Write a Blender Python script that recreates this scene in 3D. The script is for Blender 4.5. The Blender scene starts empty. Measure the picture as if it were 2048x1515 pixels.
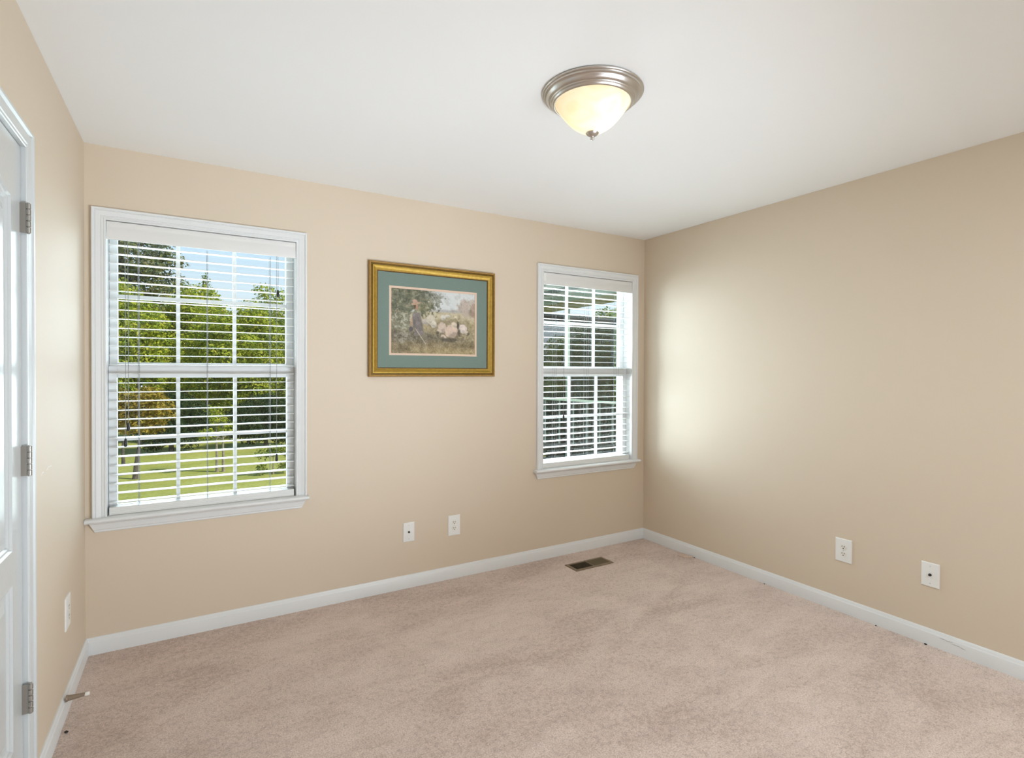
import bpy, bmesh, math, random
import numpy as np
from mathutils import Vector, Matrix

random.seed(7)
RNG = np.random.default_rng(11)
scene = bpy.context.scene
COL = scene.collection

# ------------------------------------------------------------------ camera
W, H = 3.6235, 2.44          # room width and height; back wall at y = 0
FRONT = -4.4                 # wall behind the camera
yaw, pitch, roll = 0.5373, -0.0092, 0.0038
cy_, sy_, cp, sp = math.cos(yaw), math.sin(yaw), math.cos(pitch), math.sin(pitch)
f = Vector((sy_*cp, cy_*cp, sp)); r0 = Vector((cy_, -sy_, 0)); u0 = r0.cross(f)
c, s = math.cos(roll), math.sin(roll)
rr = c*r0 + s*u0; uu = -s*r0 + c*u0
cam_data = bpy.data.cameras.new('camera')
cam = bpy.data.objects.new('camera', cam_data); COL.objects.link(cam)
m = Matrix((rr, uu, -f)).transposed().to_4x4()
m.translation = Vector((0.4391, -3.2307, 1.3676))
cam.matrix_world = m
cam_data.sensor_width = 36; cam_data.sensor_fit = 'HORIZONTAL'
cam_data.lens = 36*1073.9/2048
cam_data.shift_y = -6.76/2048
cam_data.clip_start = 0.02; cam_data.clip_end = 300
scene.camera = cam

# ------------------------------------------------------------------ sky, sun, lights, exposure
scene.view_settings.view_transform = 'Standard'
scene.view_settings.look = 'None'
scene.view_settings.exposure = 0.27
scene.view_settings.gamma = 1.0
scene.view_settings.use_curve_mapping = False
scene.cycles.max_bounces = 12
scene.cycles.diffuse_bounces = 6
scene.cycles.transparent_max_bounces = 24
scene.cycles.sample_clamp_indirect = 6

world = bpy.data.worlds.new('sky'); scene.world = world
world.use_nodes = True
nt = world.node_tree; nt.nodes.clear()
tc = nt.nodes.new('ShaderNodeTexCoord'); sx = nt.nodes.new('ShaderNodeSeparateXYZ')
rp = nt.nodes.new('ShaderNodeValToRGB'); bg = nt.nodes.new('ShaderNodeBackground'); wo = nt.nodes.new('ShaderNodeOutputWorld')
nt.links.new(tc.outputs['Generated'], sx.inputs[0]); nt.links.new(sx.outputs['Z'], rp.inputs[0])
nt.links.new(rp.outputs[0], bg.inputs[0]); nt.links.new(bg.outputs[0], wo.inputs[0])
e = rp.color_ramp.elements
e[0].position = 0.0; e[0].color = (0.80, 0.90, 1.0, 1)
e[1].position = 0.6; e[1].color = (0.20, 0.42, 0.86, 1)
k = e.new(0.11); k.color = (0.78, 0.90, 1.0, 1)
k = e.new(0.25); k.color = (0.50, 0.74, 1.0, 1)
bg.inputs[1].default_value = 0.85

def light(name, kind, loc, energy, color, **kw):
    d = bpy.data.lights.new(name, kind); d.energy = energy; d.color = color
    for a, b in kw.items(): setattr(d, a, b)
    o = bpy.data.objects.new(name, d); COL.objects.link(o); o.location = loc
    return o
sun = light('sun', 'SUN', (6, -10, 12), 4.4, (1.0, 0.95, 0.84), angle=0.009)
sun.rotation_euler = Vector((-0.62, 0.50, -0.78)).to_track_quat('-Z', 'Y').to_euler()
def area(name, loc, aim, sx, sy, energy, color, spread=180):
    o = light(name, 'AREA', loc, energy, color, shape='RECTANGLE', size=sx, size_y=sy, spread=math.radians(spread))
    o.rotation_euler = Vector(aim).to_track_quat('-Z', 'Y').to_euler()
    return o
# daylight falling in through the two windows: down from the sky, up from the lawn and porch
for wx, sky_w, ground_w in ((0.5135, 23, 8), (3.054, 44, 58)):
    area('sky_light', (wx, 0.56, 1.50), (0, -1, -0.45), 0.9, 1.5, sky_w, (0.76, 0.895, 1.0))
    area('ground_light', (wx, 0.66, 1.20), (0, -1, 0.60), 0.9, 1.5, ground_w, (0.78, 0.90, 1.0))
# fill lamps added behind the camera to brighten the room: one overhead, two low
area('overhead_fill', (2.2, -3.7, 2.2), (0, 0.3, -1), 0.6, 0.6, 30, (0.77, 0.885, 1.0))
area('soft_light', (2.6, -4.2, 0.5), (-0.74, 0.78, 0.18), 1.9, 0.9, 17, (0.77, 0.885, 1.0), 72)
area('low_light', (2.4, -3.6, 0.2), (-0.20, 0.82, 0.54), 1.6, 0.35, 9, (0.77, 0.885, 1.0), 66)

# ------------------------------------------------------------------ materials
def lin(r, g, b):
    def q(v):
        v /= 255.0
        return v/12.92 if v <= 0.04045 else ((v+0.055)/1.055)**2.4
    return (q(r), q(g), q(b), 1.0)

def mat(name, col, rough=0.5, metal=0.0, spec=0.5, bump=None, vary=None, coat=0.0):
    """bump=(scale, distance, detail)  vary=(scale, amount)"""
    mt = bpy.data.materials.new(name); mt.use_nodes = True
    n = mt.node_tree.nodes; l = mt.node_tree.links
    b = n['Principled BSDF']
    b.inputs['Base Color'].default_value = col
    b.inputs['Roughness'].default_value = rough
    b.inputs['Metallic'].default_value = metal
    b.inputs['Specular IOR Level'].default_value = spec
    b.inputs['Coat Weight'].default_value = coat
    if bump or vary:
        t = n.new('ShaderNodeTexCoord')
    if vary:
        no = n.new('ShaderNodeTexNoise'); no.inputs['Scale'].default_value = vary[0]; no.inputs['Detail'].default_value = 4
        l.new(t.outputs['Object'], no.inputs['Vector'])
        cr = n.new('ShaderNodeValToRGB'); l.new(no.outputs['Fac'], cr.inputs[0])
        a = vary[1]
        cr.color_ramp.elements[0].position = 0.3; cr.color_ramp.elements[1].position = 0.7
        cr.color_ramp.elements[0].color = tuple(v*(1-a) for v in col[:3]) + (1,)
        cr.color_ramp.elements[1].color = tuple(min(1, v*(1+a)) for v in col[:3]) + (1,)
        l.new(cr.outputs[0], b.inputs['Base Color'])
    if bump:
        no = n.new('ShaderNodeTexNoise'); no.inputs['Scale'].default_value = bump[0]
        no.inputs['Detail'].default_value = bump[2] if len(bump) > 2 else 3
        l.new(t.outputs['Object'], no.inputs['Vector'])
        bp = n.new('ShaderNodeBump'); bp.inputs['Distance'].default_value = bump[1]; bp.inputs['Strength'].default_value = 1.0
        l.new(no.outputs['Fac'], bp.inputs['Height']); l.new(bp.outputs[0], b.inputs['Normal'])
    return mt

M = {}
WALLC = (0.665, 0.560, 0.435, 1)
M['wall'] = mat('beige_wall_paint', WALLC, 0.62, spec=0.75, bump=(260, 0.00012))
M['ceiling'] = mat('white_ceiling_paint', (0.86, 0.865, 0.86, 1), 0.85, spec=0.2, bump=(200, 0.0001))
M['trim'] = mat('white_trim_paint', (0.745, 0.755, 0.755, 1), 0.32, spec=0.5)
M['door'] = mat('shaded_white_door_paint', (0.58, 0.60, 0.60, 1), 0.20, spec=0.5, bump=(120, 0.00025, 2))  # white paint darkened: the dimmer light on the door is in the colour
M['shaded_trim'] = mat('shaded_white_trim_paint', (0.62, 0.64, 0.64, 1), 0.28, spec=0.5)  # same white trim paint, with the shade around the door put into it
M['vinyl'] = mat('white_vinyl', (0.80, 0.805, 0.805, 1), 0.35, spec=0.5)
M['blind'] = mat('white_slat_finish', (0.74, 0.735, 0.715, 1), 0.40, spec=0.5)
M['cord'] = mat('blind_cord', (0.30, 0.31, 0.32, 1), 0.8)
M['tassel'] = mat('dark_tassel', (0.012, 0.014, 0.016, 1), 0.4)
M['plate'] = mat('white_plastic_plate', (0.82, 0.82, 0.80, 1), 0.35)
M['socket'] = mat('ivory_socket', (0.80, 0.78, 0.72, 1), 0.4)
M['slot'] = mat('dark_slot', (0.03, 0.025, 0.02, 1), 0.7)
M['brass_dark'] = mat('dark_jack_metal', (0.06, 0.055, 0.05, 1), 0.35, metal=0.8)
M['screw'] = mat('screw_paint', (0.66, 0.66, 0.65, 1), 0.35)
M['nickel'] = mat('brushed_nickel', (0.58, 0.55, 0.52, 1), 0.30, metal=1.0, bump=(300, 0.00004))
M['hinge'] = mat('satin_nickel_hinge', (0.40, 0.38, 0.35, 1), 0.38, metal=0.9)
M['register'] = mat('brown_register_paint', (0.22, 0.160, 0.105, 1), 0.45, metal=0.3)
M['register_fin'] = mat('brown_register_fins', (0.13, 0.098, 0.052, 1), 0.45, metal=0.3)
M['duct'] = mat('dark_duct', (0.02, 0.014, 0.009, 1), 0.8)
M['stop'] = mat('tan_spring_metal', (0.30, 0.23, 0.17, 1), 0.45, metal=0.4)
M['rubber'] = mat('white_rubber', (0.78, 0.76, 0.70, 1), 0.6)
M['speck'] = mat('dark_speck', (0.03, 0.022, 0.016, 1), 0.9)
M['scuff'] = mat('grey_scuff', (0.30, 0.30, 0.29, 1), 0.8)
M['spackle'] = mat('white_spackle', (0.80, 0.76, 0.70, 1), 0.8)
M['gold'] = mat('gold_leaf', (0.36, 0.22, 0.03, 1), 0.42, metal=0.55, vary=(60, 0.15))
M['gold_dark'] = mat('antique_gold', (0.15, 0.08, 0.02, 1), 0.45, metal=0.5, vary=(80, 0.25))
M['mat_board'] = mat('teal_mat_board', (0.185, 0.245, 0.212, 1), 0.9, spec=0.2, vary=(220, 0.06))
M['liner'] = mat('cream_pink_mat', (0.72, 0.54, 0.42, 1), 0.9, spec=0.2)
M['trunk'] = mat('grey_brown_bark', (0.10, 0.08, 0.06, 1), 0.9, vary=(9, 0.4), bump=(30, 0.02))
M['trunk_light'] = mat('pale_bark', (0.30, 0.25, 0.18, 1), 0.9, vary=(9, 0.3), bump=(30, 0.02))
M['porch_green'] = mat('pale_green_paint', (0.42, 0.55, 0.44, 1), 0.6)
M['porch_white'] = mat('white_lit_tone', (0.70, 0.74, 0.70, 1), 0.6)  # white, olive, grey and pink ceiling tones carry the porch lighting
M['porch_olive'] = mat('olive_lit_tone', (0.42, 0.38, 0.14, 1), 0.7)
M['porch_grey'] = mat('grey_green_board', (0.17, 0.22, 0.20, 1), 0.7)
M['porch_pink'] = mat('pinkish_lit_tone', (0.46, 0.38, 0.36, 1), 0.7)
M['porch_dark'] = mat('dark_paint_and_shade', (0.025, 0.026, 0.022, 1), 0.7)  # dark porch parts; also carries the header beam's shade
M['deck'] = mat('dark_deck_stain', (0.05, 0.05, 0.045, 1), 0.8, vary=(14, 0.3))

# carpet: pile grain, trodden patches and a few stains
mt = bpy.data.materials.new('pink_beige_carpet'); mt.use_nodes = True
n = mt.node_tree.nodes; l = mt.node_tree.links; b = n['Principled BSDF']
b.inputs['Roughness'].default_value = 0.95; b.inputs['Specular IOR Level'].default_value = 0.1
b.inputs['Sheen Weight'].default_value = 0.25; b.inputs['Sheen Roughness'].default_value = 0.5
t = n.new('ShaderNodeTexCoord')
def noise(scale, detail=4, rough=0.6, dist=0.0, src=None):
    q = n.new('ShaderNodeTexNoise'); q.inputs['Scale'].default_value = scale; q.inputs['Detail'].default_value = detail
    q.inputs['Roughness'].default_value = rough; q.inputs['Distortion'].default_value = dist
    l.new(src or t.outputs['Object'], q.inputs['Vector']); return q
def ramp(src, p0, c0, p1, c1):
    q = n.new('ShaderNodeValToRGB'); l.new(src, q.inputs[0])
    q.color_ramp.elements[0].position = p0; q.color_ramp.elements[0].color = c0
    q.color_ramp.elements[1].position = p1; q.color_ramp.elements[1].color = c1
    return q
def mul(a, bb):
    q = n.new('ShaderNodeMix'); q.data_type = 'RGBA'; q.blend_type = 'MULTIPLY'; q.inputs[0].default_value = 1
    l.new(a, q.inputs[6]); l.new(bb, q.inputs[7]); return q.outputs[2]
mp = n.new('ShaderNodeMapping'); mp.inputs['Rotation'].default_value = (0, 0, 0.5); mp.inputs['Scale'].default_value = (1, 1.9, 1)
l.new(t.outputs['Object'], mp.inputs[0])
bigN = noise(1.35, 5, 0.6, 0.8, mp.outputs[0])
big = ramp(bigN.outputs['Fac'], 0.36, (0.885, 0.865, 0.855, 1), 0.62, (1, 1, 1, 1))
mid = ramp(noise(5.5, 6, 0.66, 0.7, mp.outputs[0]).outputs['Fac'], 0.34, (0.90, 0.885, 0.875, 1), 0.58, (1, 1, 1, 1))
fl = noise(46, 4, 0.7, 0.3)
msk = n.new('ShaderNodeMath'); msk.operation = 'MULTIPLY_ADD'; msk.inputs[1].default_value = 0.45
l.new(bigN.outputs['Fac'], msk.inputs[0]); l.new(fl.outputs['Fac'], msk.inputs[2])
spot = ramp(msk.outputs[0], 0.58, (0.80, 0.77, 0.75, 1), 0.74, (1, 1, 1, 1))
grain_n = noise(170, 4, 0.75)
grain = ramp(grain_n.outputs['Fac'], 0.34, (0.60, 0.56, 0.54, 1), 0.58, (1.0, 1.0, 1.0, 1))
base = n.new('ShaderNodeRGB'); base.outputs[0].default_value = (0.85, 0.69, 0.595, 1)
o1 = mul(base.outputs[0], big.outputs[0]); o2 = mul(o1, mid.outputs[0]); o3 = mul(o2, spot.outputs[0]); o4 = mul(o3, grain.outputs[0])
l.new(o4, b.inputs['Base Color'])
bp = n.new('ShaderNodeBump'); bp.inputs['Distance'].default_value = 0.006; bp.inputs['Strength'].default_value = 0.7
l.new(grain_n.outputs['Fac'], bp.inputs['Height']); l.new(bp.outputs[0], b.inputs['Normal'])
M['carpet'] = mt
M['carpet_scrap'] = mat('pale_carpet_scrap', (0.62, 0.47, 0.38, 1), 0.95, spec=0.1, bump=(220, 0.004), vary=(180, 0.2))

# thin window glass: clear with a Fresnel reflection
mt = bpy.data.materials.new('window_glass'); mt.use_nodes = True
n = mt.node_tree.nodes; l = mt.node_tree.links; n.clear()
out = n.new('ShaderNodeOutputMaterial'); mx = n.new('ShaderNodeMixShader'); tr = n.new('ShaderNodeBsdfTransparent'); gl = n.new('ShaderNodeBsdfGlossy'); fr = n.new('ShaderNodeFresnel')
tr.inputs[0].default_value = (0.96, 0.985, 0.97, 1); gl.inputs['Roughness'].default_value = 0.0; fr.inputs[0].default_value = 1.35
l.new(fr.outputs[0], mx.inputs[0]); l.new(tr.outputs[0], mx.inputs[1]); l.new(gl.outputs[0], mx.inputs[2]); l.new(mx.outputs[0], out.inputs[0])
M['glass'] = mt

# alabaster lamp glass, lit from the bulb inside
mt = bpy.data.materials.new('alabaster_glass'); mt.use_nodes = True
n = mt.node_tree.nodes; l = mt.node_tree.links; n.clear()
out = n.new('ShaderNodeOutputMaterial'); mx = n.new('ShaderNodeMixShader'); mx2 = n.new('ShaderNodeAddShader')
tr = n.new('ShaderNodeBsdfTranslucent'); pr = n.new('ShaderNodeBsdfPrincipled'); em = n.new('ShaderNodeEmission')
t = n.new('ShaderNodeTexCoord')
no = n.new('ShaderNodeTexNoise'); no.inputs['Scale'].default_value = 7; no.inputs['Detail'].default_value = 5; no.inputs['Distortion'].default_value = 2.2
l.new(t.outputs['Object'], no.inputs['Vector'])
cr = n.new('ShaderNodeValToRGB'); l.new(no.outputs['Fac'], cr.inputs[0])
cr.color_ramp.elements[0].position = 0.3; cr.color_ramp.elements[0].color = (0.90, 0.80, 0.58, 1)
cr.color_ramp.elements[1].position = 0.7; cr.color_ramp.elements[1].color = (0.98, 0.93, 0.80, 1)
for q in (tr.inputs[0], pr.inputs['Base Color'], em.inputs[0]): l.new(cr.outputs[0], q)
pr.inputs['Roughness'].default_value = 0.25
em.inputs[1].default_value = 0.15
mx.inputs[0].default_value = 0.4
l.new(tr.outputs[0], mx.inputs[1]); l.new(pr.outputs[0], mx.inputs[2])
l.new(mx.outputs[0], mx2.inputs[0]); l.new(em.outputs[0], mx2.inputs[1]); l.new(mx2.outputs[0], out.inputs[0])
M['alabaster'] = mt

# painted print: colours held per vertex of a fine grid
mt = bpy.data.materials.new('printed_picture'); mt.use_nodes = True
n = mt.node_tree.nodes; l = mt.node_tree.links
at = n.new('ShaderNodeAttribute'); at.attribute_name = 'paint'
l.new(at.outputs['Color'], n['Principled BSDF'].inputs['Base Color'])
n['Principled BSDF'].inputs['Roughness'].default_value = 0.6; n['Principled BSDF'].inputs['Specular IOR Level'].default_value = 0.3
M['print'] = mt

mt = bpy.data.materials.new('insect_screen'); mt.use_nodes = True
n = mt.node_tree.nodes; l = mt.node_tree.links; n.clear()
out = n.new('ShaderNodeOutputMaterial'); mx = n.new('ShaderNodeMixShader'); mx.inputs[0].default_value = 0.42
tr = n.new('ShaderNodeBsdfTransparent'); d = n.new('ShaderNodeBsdfDiffuse'); d.inputs[0].default_value = (0.03, 0.035, 0.03, 1)
l.new(tr.outputs[0], mx.inputs[1]); l.new(d.outputs[0], mx.inputs[2]); l.new(mx.outputs[0], out.inputs[0])
M['screen'] = mt

def leaf_mat(name, cols):
    mt = bpy.data.materials.new(name); mt.use_nodes = True
    n = mt.node_tree.nodes; l = mt.node_tree.links; n.clear()
    out = n.new('ShaderNodeOutputMaterial'); mx = n.new('ShaderNodeMixShader'); mx.inputs[0].default_value = 0.35
    d = n.new('ShaderNodeBsdfDiffuse'); tr = n.new('ShaderNodeBsdfTranslucent'); g = n.new('ShaderNodeNewGeometry')
    cr = n.new('ShaderNodeValToRGB'); l.new(g.outputs['Random Per Island'], cr.inputs[0])
    el = cr.color_ramp.elements
    el[0].position = 0; el[0].color = cols[0]; el[1].position = 1; el[1].color = cols[-1]
    for i, cc in enumerate(cols[1:-1]):
        q = el.new((i+1)/(len(cols)-1)); q.color = cc
    l.new(cr.outputs[0], d.inputs[0]); l.new(cr.outputs[0], tr.inputs[0])
    l.new(d.outputs[0], mx.inputs[1]); l.new(tr.outputs[0], mx.inputs[2]); l.new(mx.outputs[0], out.inputs[0])
    return mt
M['leaf_bright'] = leaf_mat('yellow_green_leaves', [(0.12, 0.19, 0.03, 1), (0.28, 0.36, 0.035, 1), (0.45, 0.47, 0.05, 1), (0.58, 0.53, 0.08, 1)])
M['leaf_mid'] = leaf_mat('mid_green_leaves', [(0.07, 0.13, 0.03, 1), (0.16, 0.23, 0.04, 1), (0.28, 0.33, 0.06, 1), (0.42, 0.40, 0.08, 1)])
M['leaf_olive'] = leaf_mat('olive_leaves', [(0.09, 0.14, 0.07, 1), (0.22, 0.24, 0.09, 1), (0.36, 0.31, 0.12, 1)])
M['leaf_gold'] = leaf_mat('golden_leaves', [(0.14, 0.13, 0.02, 1), (0.33, 0.24, 0.03, 1), (0.45, 0.30, 0.05, 1), (0.40, 0.33, 0.08, 1)])
M['leaf_dark'] = leaf_mat('dark_shaded_leaves', [(0.02, 0.045, 0.022, 1), (0.045, 0.08, 0.03, 1), (0.09, 0.12, 0.04, 1)])  # shade under and behind the trees is put into this leaf colour

mt = bpy.data.materials.new('mown_grass'); mt.use_nodes = True
n = mt.node_tree.nodes; l = mt.node_tree.links; b = n['Principled BSDF']; b.inputs['Roughness'].default_value = 0.95; b.inputs['Specular IOR Level'].default_value = 0.1
t = n.new('ShaderNodeTexCoord')
a = ramp(noise(0.55, 5, 0.6).outputs['Fac'], 0.3, (0.29, 0.30, 0.06, 1), 0.7, (0.48, 0.45, 0.12, 1))
g = ramp(noise(14, 5, 0.75).outputs['Fac'], 0.3, (0.62, 0.66, 0.55, 1), 0.65, (1, 1, 1, 1))
l.new(mul(a.outputs[0], g.outputs[0]), b.inputs['Base Color'])
M['grass'] = mt

# ------------------------------------------------------------------ mesh helpers
class MB:
    def __init__(self): self.v = []; self.f = []; self.smooth = False
    def box(self, a, b):
        x0, y0, z0 = a; x1, y1, z1 = b; i = len(self.v)
        self.v += [(x0,y0,z0),(x1,y0,z0),(x1,y1,z0),(x0,y1,z0),(x0,y0,z1),(x1,y0,z1),(x1,y1,z1),(x0,y1,z1)]
        self.f += [(i,i+3,i+2,i+1),(i+4,i+5,i+6,i+7),(i,i+1,i+5,i+4),(i+1,i+2,i+6,i+5),(i+2,i+3,i+7,i+6),(i+3,i,i+4,i+7)]
        return self
    def rings(self, rings, closed_ring=True, cap=True):
        i = len(self.v); k = len(rings[0])
        for q in rings: self.v += [tuple(p) for p in q]
        for a in range(len(rings)-1):
            for j in range(k if closed_ring else k-1):
                j2 = (j+1) % k
                self.f.append((i+a*k+j, i+a*k+j2, i+(a+1)*k+j2, i+(a+1)*k+j))
        if cap:
            self.f.append(tuple(i+j for j in reversed(range(k))))
            self.f.append(tuple(i+(len(rings)-1)*k+j for j in range(k)))
        return self
    def tube(self, pts, rad, seg=8, cap=True):
        pts = [Vector(p) for p in pts]
        if not hasattr(rad, '__len__'): rad = [rad]*len(pts)
        rings = []
        for i, p in enumerate(pts):
            d = (pts[min(i+1, len(pts)-1)] - pts[max(i-1, 0)]).normalized()
            a = d.orthogonal().normalized() if abs(d.z) < 0.9 else Vector((1,0,0)) - d*d.x
            a.normalize(); bb = d.cross(a)
            rings.append([p + rad[i]*(math.cos(2*math.pi*j/seg)*a + math.sin(2*math.pi*j/seg)*bb) for j in range(seg)])
        return self.rings(rings, True, cap)
    def lathe(self, prof, center=(0,0,0), seg=64, axis='z', closed=False):
        """prof = [(r, h)]; h runs along axis"""
        cx, cy, cz = center; rings = []
        for (r, h) in prof:
            r = max(r, 1e-5); q = []
            for j in range(seg):
                a = 2*math.pi*j/seg; ca, sa = r*math.cos(a), r*math.sin(a)
                if axis == 'z': q.append((cx+ca, cy+sa, cz+h))
                elif axis == 'x': q.append((cx+h, cy+ca, cz+sa))
                else: q.append((cx+ca, cy+h, cz+sa))
            rings.append(q)
        if closed: rings.append(rings[0])
        return self.rings(rings, True, not closed)
    def sweep(self, path, prof, plane, closed=False, end_normals=None):
        """mitred moulding: path = inner-edge 2D corners (counter-clockwise outward on the right side),
        prof = [(offset outward, height)], plane(a, b, h) -> xyz"""
        P = [Vector(p) for p in path]; k = len(P); rings = []
        def nrm(a, b2):
            d = (b2-a).normalized(); return Vector((d.y, -d.x))
        for i in range(k):
            if closed or 0 < i < k-1:
                n1 = nrm(P[i-1], P[i]); n2 = nrm(P[i], P[(i+1) % k])
                mm = (n1+n2); mm = mm/ (1 + n1.dot(n2))
            elif i == 0: mm = nrm(P[0], P[1])
            else: mm = nrm(P[-2], P[-1])
            rings.append([plane(*(P[i] + mm*o), h) for (o, h) in prof])
        if closed: rings.append(rings[0])
        return self.rings(rings, True, not closed)
    def build(self, name, material, parent=None, bevel=0.0, smooth=False, seg=2, angle=40):
        me = bpy.data.meshes.new(name); me.from_pydata([tuple(p) for p in self.v], [], self.f)
        bm = bmesh.new(); bm.from_mesh(me)
        bmesh.ops.remove_doubles(bm, verts=bm.verts, dist=1e-6)
        bmesh.ops.recalc_face_normals(bm, faces=bm.faces)
        if bevel > 0:
            ed = [q for q in bm.edges if len(q.link_faces) == 2 and q.calc_face_angle(0) > 0.6]
            bmesh.ops.bevel(bm, geom=ed, offset=bevel, segments=seg, affect='EDGES', profile=0.5, clamp_overlap=True)
        bm.to_mesh(me); bm.free()
        if smooth:
            me.polygons.foreach_set('use_smooth', [True]*len(me.polygons))
            try: me.set_sharp_from_angle(angle=math.radians(angle))
            except Exception: pass
        me.materials.append(material)
        o = bpy.data.objects.new(name, me); COL.objects.link(o)
        if parent is not None:
            o.parent = parent; o.matrix_parent_inverse = Matrix.Translation(-parent.location)
        return o

def tag(o, label=None, cat=None, group=None, kind=None):
    if label: o['label'] = label
    if cat: o['category'] = cat
    if group: o['group'] = group
    if kind: o['kind'] = kind
    return o
def thing(name, loc, label, cat, group=None, kind=None):
    o = bpy.data.objects.new(name, None); COL.objects.link(o); o.location = loc; o.empty_display_size = 0.1
    return tag(o, label, cat, group, kind)
def child(o, parent):
    o.parent = parent; o.matrix_parent_inverse = Matrix.Identity(4); return o

BACK = lambda a, b, h: (a, -h, b)          # a = x, b = z, h out of the back wall
LEFT = lambda a, b, h: (h, a, b)           # a = y, b = z
RIGHT = lambda a, b, h: (W-h, a, b)

# ------------------------------------------------------------------ room shell
T = 0.15
WIN_X = [0.084, 2.6245]; WIN_W = 0.859; SILL, HEAD = 0.655, 2.085
J = 0.012                                   # jamb liner thickness
DOOR = (-1.875, -1.083, 2.035)              # y range and head height of the door opening

mb = MB()
def wall_with_holes(mb, a0, a1, z0, z1, holes, mk):
    """columns of boxes around rectangular holes; mk(a0,a1,z0,z1) adds one box"""
    xs = a0
    for (h0, h1, b0, b1) in holes:
        mk(xs, h0, z0, z1); 
        if b0 > z0: mk(h0, h1, z0, b0)
        if b1 < z1: mk(h0, h1, b1, z1)
        xs = h1
    mk(xs, a1, z0, z1)
holes = [(x-J, x+WIN_W+J, SILL-0.02, HEAD+J) for x in WIN_X]
wall_with_holes(mb, -T, W+T, -0.05, H+0.1, holes, lambda a, b, c_, d: mb.box((a, 0, c_), (b, T, d)))
tag(mb.build('wall_back', M['wall']), 'beige back wall with two windows and a framed picture', 'wall', kind='structure')
mb = MB()
wall_with_holes(mb, FRONT, 0, -0.05, H+0.1, [(DOOR[0]-0.02, DOOR[1]+0.02, 0.0, DOOR[2]+0.02)], lambda a, b, c_, d: mb.box((-T, a, c_), (0, b, d)))
wl = tag(mb.build('wall_left', M['wall']), 'beige left wall beside the white panel door', 'wall', kind='structure')
tag(MB().box((W, FRONT, -0.05), (W+T, 0, H+0.1)).build('wall_right', M['wall']), 'bare beige right wall above two wall plates', 'wall', kind='structure')
tag(MB().box((-T, FRONT-T, -0.05), (W+T, FRONT, H+0.1)).build('wall_front', M['wall']), 'beige wall behind the viewer', 'wall', kind='structure')
tag(MB().box((0, FRONT, H), (W, 0, H+0.1)).build('ceiling', M['ceiling']), 'smooth white ceiling with one flush lamp', 'ceiling', kind='structure')
tag(MB().box((0, FRONT, -0.05), (W, 0, 0)).build('floor', M['carpet']), 'pinkish beige cut pile carpet with trodden patches', 'floor', kind='structure')

for k, (u, v) in enumerate([((-0.868, 1.012), (-0.79, 1.012)), ((-0.80, 1.020), (-0.67, 1.002))]):
    pass
mb = MB()
for pts in ([(-0.872,1.004),(-0.84,1.014),(-0.80,1.012)], [(-0.80,1.004),(-0.76,1.02),(-0.70,1.016),(-0.665,1.000)]):
    mb.tube([(-0.0016, y, z) for y, z in pts], [0.0012, 0.0028, 0.001] if len(pts) == 3 else [0.001, 0.003, 0.002, 0.0008], 6)
child_o = mb.build('spackle_mark', M['spackle'], wl); child_o['label'] = 'small white spackle mark'

# baseboards
BP = [(0,0),(0.013,0),(0.013,0.060),(0.0115,0.064),(0.0095,0.066),(0.009,0.070),(0.0055,0.079),(0.004,0.081),(0,0.081)]
mb = MB(); mb.rings([[(x, -d, z) for d, z in BP] for x in (0.0, W)])
tag(mb.build('baseboard_back', M['trim'], smooth=True), 'white baseboard along the back wall under both windows', 'baseboard', kind='structure')
mb = MB(); mb.rings([[(d, y, z) for d, z in BP] for y in (0.0, -1.022)])
tag(mb.build('baseboard_left', M['trim'], smooth=True), 'white baseboard on the left wall with a door stop', 'baseboard', kind='structure')
mb = MB(); mb.rings([[(W-d, y, z) for d, z in BP] for y in (0.0, FRONT)])
br = tag(mb.build('baseboard_right', M['trim'], smooth=True), 'white baseboard along the right wall with grey scuffs', 'baseboard', kind='structure')
mb = MB()
for (y0, z0, y1, z1) in [(-2.045,0.056,-2.075,0.054),(-2.07,0.052,-2.10,0.0555),(-2.09,0.047,-2.135,0.046),(-2.13,0.043,-2.15,0.041)]:
    mb.tube([(W-0.0133, y0, z0), (W-0.0136, (y0+y1)/2, (z0+z1)/2+0.001), (W-0.0133, y1, z1)], [0.0004, 0.0011, 0.0004], 6)
q = mb.build('scuff_mark', M['scuff'], br); q['label'] = 'grey scuff marks'

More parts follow.
